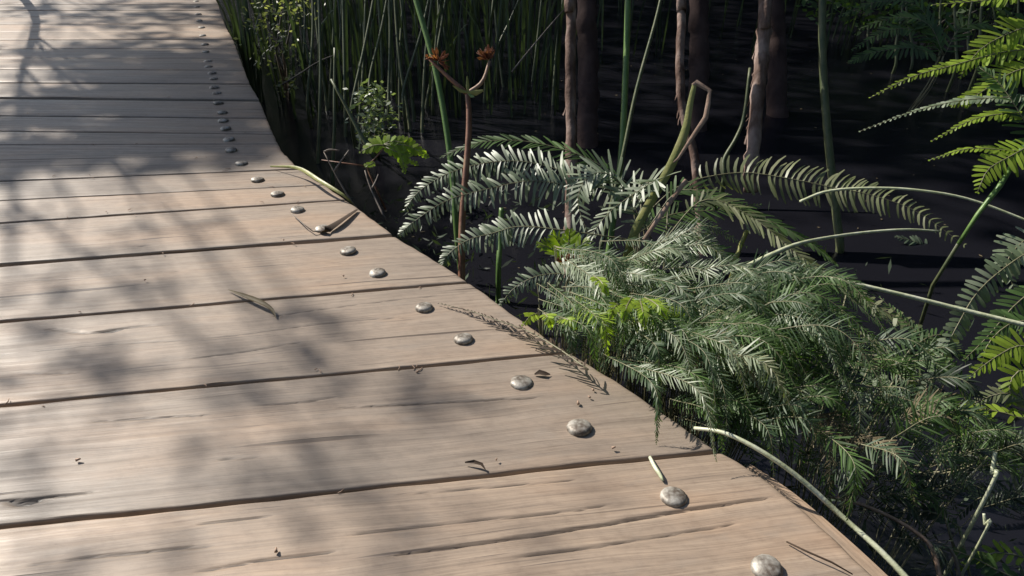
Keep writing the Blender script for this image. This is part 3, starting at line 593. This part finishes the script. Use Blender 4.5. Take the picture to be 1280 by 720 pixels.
tag(b.build('fallen_leaf', M['dryshade'], origin=P[0]), 'small dark leaf scrap just right of a bolt on the third board', 'leaf')
P = flatpath([(983, 677), (1010, 690), (1040, 703), (1066, 718)], [.003, .006, .006, .003]); b = MB(); b.tube(P, [.0009, .0011, .0011, .0006], 4)
tag(b.build('twig', M['dryshade'], origin=P[0]), 'thin dark twig lying on the nearest board by its outer end', 'twig', GT)
# dark frond tip over the boards, the fern's shade put into its colour
df = empty('shade_frond', on(700, 436), 'dark fern tip over the board ends beside the bank, shade put into its colour', 'fern frond')
fb = frond(df, flatpath([(735, 462), (700, 437), (660, 414), (620, 400), (585, 388), (549, 379)], [.03, .022, .014, .010, .007, .004]), .032, 42, (.1, -.1, 1), .3, .0032, .0085, 'dryshade', rr=.0014, taper=.9, roll=.6, start=.0, jit=.35)
bits = MB()
for x, y in ((738, 497), (723, 505), (742, 488), (765, 560), (890, 540), (620, 575), (520, 465), (430, 345), (355, 300), (180, 350), (95, 575), (345, 690)):
    p = on(x, y, .003); r = U(.0012, .0024); a = U(0, 3)
    bits.tube([p, p+V((cos(a), sin(a), .2))*r*2.5], [r, r*.4], 5)
for i in range(70):
    k = random.choice(PL[3:16]); t = abs(random.gauss(0, .25)); e = k[1]; p = e - k[2]*t*2.5 + V((U(-.01, .01), U(-.02, .02), .002)); a = U(0, 3.1); l = U(.004, .016)
    if (p-CAMP).length < 3: bits.tube([p, p+V((cos(a), sin(a), .08))*l*.5, p+V((cos(a+.3), sin(a+.3), .0))*l], [.0006, .0008, .0004], 4)
tag(bits.build('debris', M['tan']), 'tiny pale specks of litter scattered over the boards', 'debris', kind='stuff')

# ------------------------------------------------------------------ saplings with lit left edges
def leafcloud(mb, c, rad, n, ls, flat=.7):
    for i in range(n):
        d = V((random.gauss(0, .5), random.gauss(0, .5), random.gauss(0, .5*flat)))*rad; p = c+d
        a = V((U(-1, 1), U(-1, 1), U(-.7, .3))).normalized(); s = a.cross(V((U(-1, 1), U(-1, 1), U(-1, 1)))).normalized(); l = ls*U(.6, 1.3)
        mb.add([p, p+a*l*.5+s*l*.22, p+a*l, p+a*l*.5-s*l*.22], [(0, 1, 2, 3)])
def sapling(label, pts, r0, r1, m, nf=18):
    P0 = [at(*p) for p in pts]; top = P0[-1] + (P0[-1]-P0[-2]).normalized()*1.9 + V((.1, .4, .3)); P = spline(P0+[top], 44)
    t = empty('sapling_tree', P[0], label, 'tree', group='slim trees in the swamp'); b = MB(); n = len(P)
    b.tube([p+V((U(-1, 1), U(-1, 1), 0))*r0*.09 for p in P], [lerp(r0, r1, i/(n-1))*(1+.04*sin(i*1.3)+U(-.06, .06)+(.22 if U(0, 1) < .07 else 0)*(r0 < .03)) for i in range(n)], 14, rough=.06); b.build('trunk', M[m], t)
    for i in range(nf):
        p = P[int(U(2, n*.62))]; a = U(pi*.8, pi*1.55); r = lerp(r0, r1, .3)*.99; d = V((cos(a), sin(a), 0)); q1 = V((-sin(a), cos(a), 0)); h = U(.012, .04); wd = U(.002, .005); q = p+d*r; fk = MB()
        fk.add([q-q1*wd, q+q1*wd, q+q1*wd*.9+V((0, 0, -h*.5))+d*.003, q-q1*wd+V((0, 0, -h*.5))+d*.003, q+q1*wd*.5+V((0, 0, -h))+d*U(.002, .010), q-q1*wd*.4+V((0, 0, -h*.9))+d*U(.003, .010)], [(0, 1, 2, 3), (3, 2, 4, 5)]); fk.build('bark_flake', M[m], t)
    for k in range(4):
        q = P[-1-k*2]; e = q+V((U(-.5, .5), U(0, .6), U(.1, .5))); l = MB(); l.tube([q, lerp(q, e, .5)+V((0, 0, .05)), e], [r1*.5, r1*.35, r1*.15], 5); l.build('limb', M[m], t)
    cr = MB()
    for k in range(12): leafcloud(cr, top+V((U(-.6, .6), U(-.2, .9), U(-.4, .6))), .3, 60, .07)
    cr.build('crown', M['tree'], t)
sapling('pale slim trunk with a sunlit pinkish edge behind the silver fern', ((712, 410, 2.05), (711, 330, 2.05), (714, 200, 2.1), (713, 100, 2.1), (714, 0, 2.1), (714, -80, 2.1)), .0155, .0145, 'bark')
sapling('crooked thin trunk with ragged pale bark behind the folded reed', ((882, 350, 2.2), (877, 300, 2.2), (872, 235, 2.2), (867, 190, 2.2), (854, 140, 2.2), (850, 80, 2.2), (853, 0, 2.2), (852, -80, 2.2)), .0125, .0135, 'bark')
sapling('slim knotted trunk standing right of the folded reed', ((938, 240, 2.2), (941, 185, 2.2), (948, 110, 2.2), (955, 40, 2.2), (960, -80, 2.2)), .021, .0195, 'bark')
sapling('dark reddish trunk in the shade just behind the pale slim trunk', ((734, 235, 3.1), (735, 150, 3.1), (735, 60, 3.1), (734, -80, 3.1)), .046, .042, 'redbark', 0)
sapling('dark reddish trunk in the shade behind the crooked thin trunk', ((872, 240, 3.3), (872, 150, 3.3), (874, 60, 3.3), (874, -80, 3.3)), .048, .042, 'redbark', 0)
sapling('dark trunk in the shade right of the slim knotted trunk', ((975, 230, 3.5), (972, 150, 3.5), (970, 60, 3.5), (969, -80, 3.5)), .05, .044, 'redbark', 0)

# shrubs at the far left of the water
def shrub(label, clumps, n, ls, m, base):
    t = empty('shrub', base, label, 'shrub'); b = MB(); s = MB()
    for (x, y, d, r) in clumps:
        c0 = at(x, y, d); leafcloud(b, c0, r, n, ls); s.tube([base, lerp(base, c0, .5)+V((U(-.05, .05), 0, .05)), c0], [.008, .006, .003], 5)
    b.build('foliage', M[m], t); s.build('stem', M['twig'], t)
shrub('dark shrub speckled with sunlit leaves beside the far deck edge', [(352, 15, 3.3, .13), (340, 40, 3.3, .13), (345, 65, 3.25, .12), (358, 98, 3.2, .07), (325, 20, 3.4, .1), (370, 5, 3.4, .1)], 60, .024, 'olive', W(on(360, 120, WL)))
shrub('small pale leafy clump behind the lime seedling', [(466, 120, 2.5, .06), (470, 145, 2.5, .08), (462, 165, 2.5, .06)], 130, .026, 'silver', W(on(470, 190, WL)))
shrub('dim leafy bush over the water along the top right', [(x, y, d, .16) for x, y, d in ((1060, 8, 4.6), (1100, 16, 4.5), (1140, 6, 4.6), (1190, 18, 4.5), (1230, 8, 4.4), (1270, 22, 4.3), (1020, -6, 4.8))], 60, .06, 'fern', W(on(1150, 60, WL)))
# undergrowth low beside the deck (countless): leafy tangle on the mud
ug = MB()
for i in range(1900):
    k = U(.16, .70); e = esamp(k*len(ES)); T = (esamp(k*len(ES)+2)-e).normalized(); p = e + V((T.y, -T.x, 0))*(.03+abs(random.gauss(0, .38))); z = WL + U(0, .16)
    a = V((U(-1, 1), U(-1, 1), U(-.2, .9))).normalized(); s = a.cross(V((U(-1, 1), U(-1, 1), U(-1, 1)))).normalized(); l = U(.012, .045); q = V((p.x, p.y, z))
    ug.add([q, q+a*l*.5+s*l*.1, q+a*l, q+a*l*.5-s*l*.1], [(0, 1, 2, 3)])
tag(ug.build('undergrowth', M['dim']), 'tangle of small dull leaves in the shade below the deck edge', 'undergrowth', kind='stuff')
rb = MB()
for i in range(420):
    k = U(0, 1); x = U(300, 700) if k < .7 else U(1030, 1290) if k < .92 else U(700, 1000); q = on(x, U(15, 150) if x < 700 else U(5, 70), WL); a = U(0, 6.3); h = U(.35, 1.2); l = V((cos(a), sin(a), 0))*U(.02, .35)*h
    rb.blade(spline([q, q+l*.3+V((0, 0, h*.6)), q+l+V((0, 0, h*U(.75, 1.)))], 6), [.010, .012, .012, .010, .007, .001], V((1, U(-.6, .6), 0)))
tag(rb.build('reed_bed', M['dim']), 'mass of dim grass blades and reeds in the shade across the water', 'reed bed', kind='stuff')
fd = MB()
for i in range(420):
    p = V((U(-1.5, 4), U(1.6, 8), WL+.003)); r = U(.003, .010); a = U(0, 6)
    fd.add([p+V((cos(a+j*pi/2)*r*(1 if j % 2 else .5), sin(a+j*pi/2)*r*(1 if j % 2 else .5), 0)) for j in range(4)], [(0, 1, 2, 3)])
tag(fd.build('floating_litter', M['dry']), 'small pale leaf scraps floating on the dark water', 'leaf litter', kind='stuff')

# ------------------------------------------------------------------ canopy trees that dapple the deck, and added ones that shade the water
def tree_trunk(t, base, top, r, centres, lr=.05):
    b = MB(); P = spline([base, lerp(base, top, .35)+V((U(-.2, .2), U(-.2, .2), 0)), lerp(base, top, .7)+V((U(-.2, .2), U(-.2, .2), 0)), top], 14); b.tube(P, [r*(1-.055*i) for i in range(14)], 9, rough=.06); b.build('trunk', M['darkbark'], t)
    for c0 in random.sample(centres, min(9, len(centres))):
        q = P[int(U(6, 13))]; l = MB(); l.tube([q, lerp(q, c0, .5)+V((0, 0, .2)), c0], [min(r*.3, lr), lr*.5, lr*.25], 5); l.build('limb', M['darkbark'], t)
def canopy(label, targets, base_h, top=0.):
    """targets: (ground point, distance up the sun's ray, clump radius, leaves, leaf size)"""
    cs = [p+S*tt for p, tt, *_ in targets]; cen = sum(cs, V((0, 0, 0)))/len(cs); base = V((cen.x-.3-top*1.0, cen.y+.3-top*4.5, base_h)); t = empty('shade_tree', base, label, 'tree', group='trees outside the view that shade the boardwalk'); cr = MB()
    for (p, tt, r, nl, ls), c0 in zip(targets, cs): leafcloud(cr, c0, r, nl, ls)
    cr.build('crown', M['tree'], t); tree_trunk(t, base, cen + V((0, 0, top)), .028, cs, .010)
T1 = []; T2 = []; T3 = []
for x, y, r, nl in ((300, 180, .14, 30), (250, 180, .16, 34), (310, 110, .2, 40), (200, 95, .26, 50), (270, 135, .22, 40), (90, 180, .14, 22), (150, 85, .3, 50), (230, 60, .3, 50), (300, 120, .24, 44), (290, 165, .2, 40), (230, 150, .22, 44), (190, 170, .18, 30), (140, 145, .2, 30), (170, 110, .22, 34), (130, 190, .16, 20), (30, 150, .2, 30), (190, 78, .34, 60), (110, 72, .3, 55), (270, 92, .3, 60), (310, 70, .25, 50), (230, 110, .25, 45), (60, 62, .25, 36), (300, 150, .2, 34), (260, 145, .24, 38), (200, 150, .22, 32), (240, 170, .2, 28), (180, 128, .2, 30),
                    (70, 150, .2, 36), (30, 128, .2, 22), (20, 190, .16, 18), (60, 175, .18, 18), (120, 30, .3, 36), (210, 25, .25, 30), (40, 12, .3, 28), (170, 6, .3, 30), (290, 50, .2, 20)):
    for k in range(2): T1.append((on(x, y)+V((U(-.15, .15), U(-.12, .12), 0)), 7.5+U(-1, 1), r*.9, int(nl*1.15), .125))
for x, y, r, nl in ((20, 270, .12, 14), (45, 330, .12, 12), (60, 390, .12, 14), (110, 440, .13, 17), (20, 480, .13, 12), (30, 560, .13, 12), (100, 370, .1, 9), (300, 390, .09, 15), (345, 415, .09, 17), (390, 440, .09, 17), (430, 470, .09, 15), (480, 520, .09, 9),
                    (330, 500, .11, 15), (300, 560, .11, 10), (345, 620, .11, 10), (420, 590, .1, 8), (110, 640, .1, 7), (200, 290, .1, 9), (150, 330, .1, 8), (620, 620, .1, 7), (480, 700, .1, 7)):
    for k in range(3): T2.append((on(x, y)+V((U(-.05, .13), U(-.12, .06), 0)), 5+U(-.6, .6), r*.6, max(3, int(nl*(.9 if x < 210 else .5))), .05))
gx = -.9  # added leaf clumps that keep the sun off the background water
while gx < 7:
    gy = 2.75
    while gy < 11:
        if not (gx < -.3 and gy < 3.4): T3.append((V((gx+U(-.3, .3), gy+U(-.25, .25), WL)), 11+U(-2.5, 2.5), .5, 85, .2))
        gy += .55
    gx += .6
canopy('leafy tree to the left whose crown dapples the far boards', T1, -.4, -.8)
canopy('low thin-crowned tree to the left dappling the near boards', T2, -.4, -.5)
canopy('unseen dense tree to the left, added to shade the water behind the ferns', [q for q in T3 if q[0].x < 3], -.4)
canopy('unseen dense tree farther off, added to shade the water at the right', [q for q in T3 if q[0].x >= 3], -.4)
# unseen trees added to keep sky out of the water's reflection: one bushy tree, copied
def bushy(label, x, y):
    t = empty('sky_block_tree', (x, y, -.1), label, 'tree', group='unseen trees added to block the sky'); cs = [V((x+U(-2, 2), y+U(-2, 2), U(.3, 9))) for _ in range(110)]; cr = MB()
    for c0 in cs: leafcloud(cr, c0, 1.1, 60, .5)
    cr.build('crown', M['tree'], t); tree_trunk(t, V((x, y, -.2)), V((x, y, 8.5)), .2, cs); return t
bt = bushy('unseen dark bushy tree added round the swamp to block the sky', 4., 15.)
for i, (x, y) in enumerate(((0.5, 16.5), (7.5, 14.5), (10.5, 12.), (13, 8.5), (14, 5), (13.5, 1), (12, -3), (-3, 17), (8, -7), (3, -9), (2, 20), (7, 19), (12, 16), (-3, -9), (2.3, 15.2), (5.8, 15.5), (9, 13.5), (-1.2, 18.5), (-5, 20), (-8, 22), (4, 23), (-1, 24), (9, 22))):
    r = bt.copy(); C.objects.link(r); r.location = (x, y, -.1); r.rotation_euler.z = i*1.3; r.scale = (1, 1, U(.85, 1.3))
    for ch in bt.children:
        d = ch.copy(); C.objects.link(d); d.parent = r
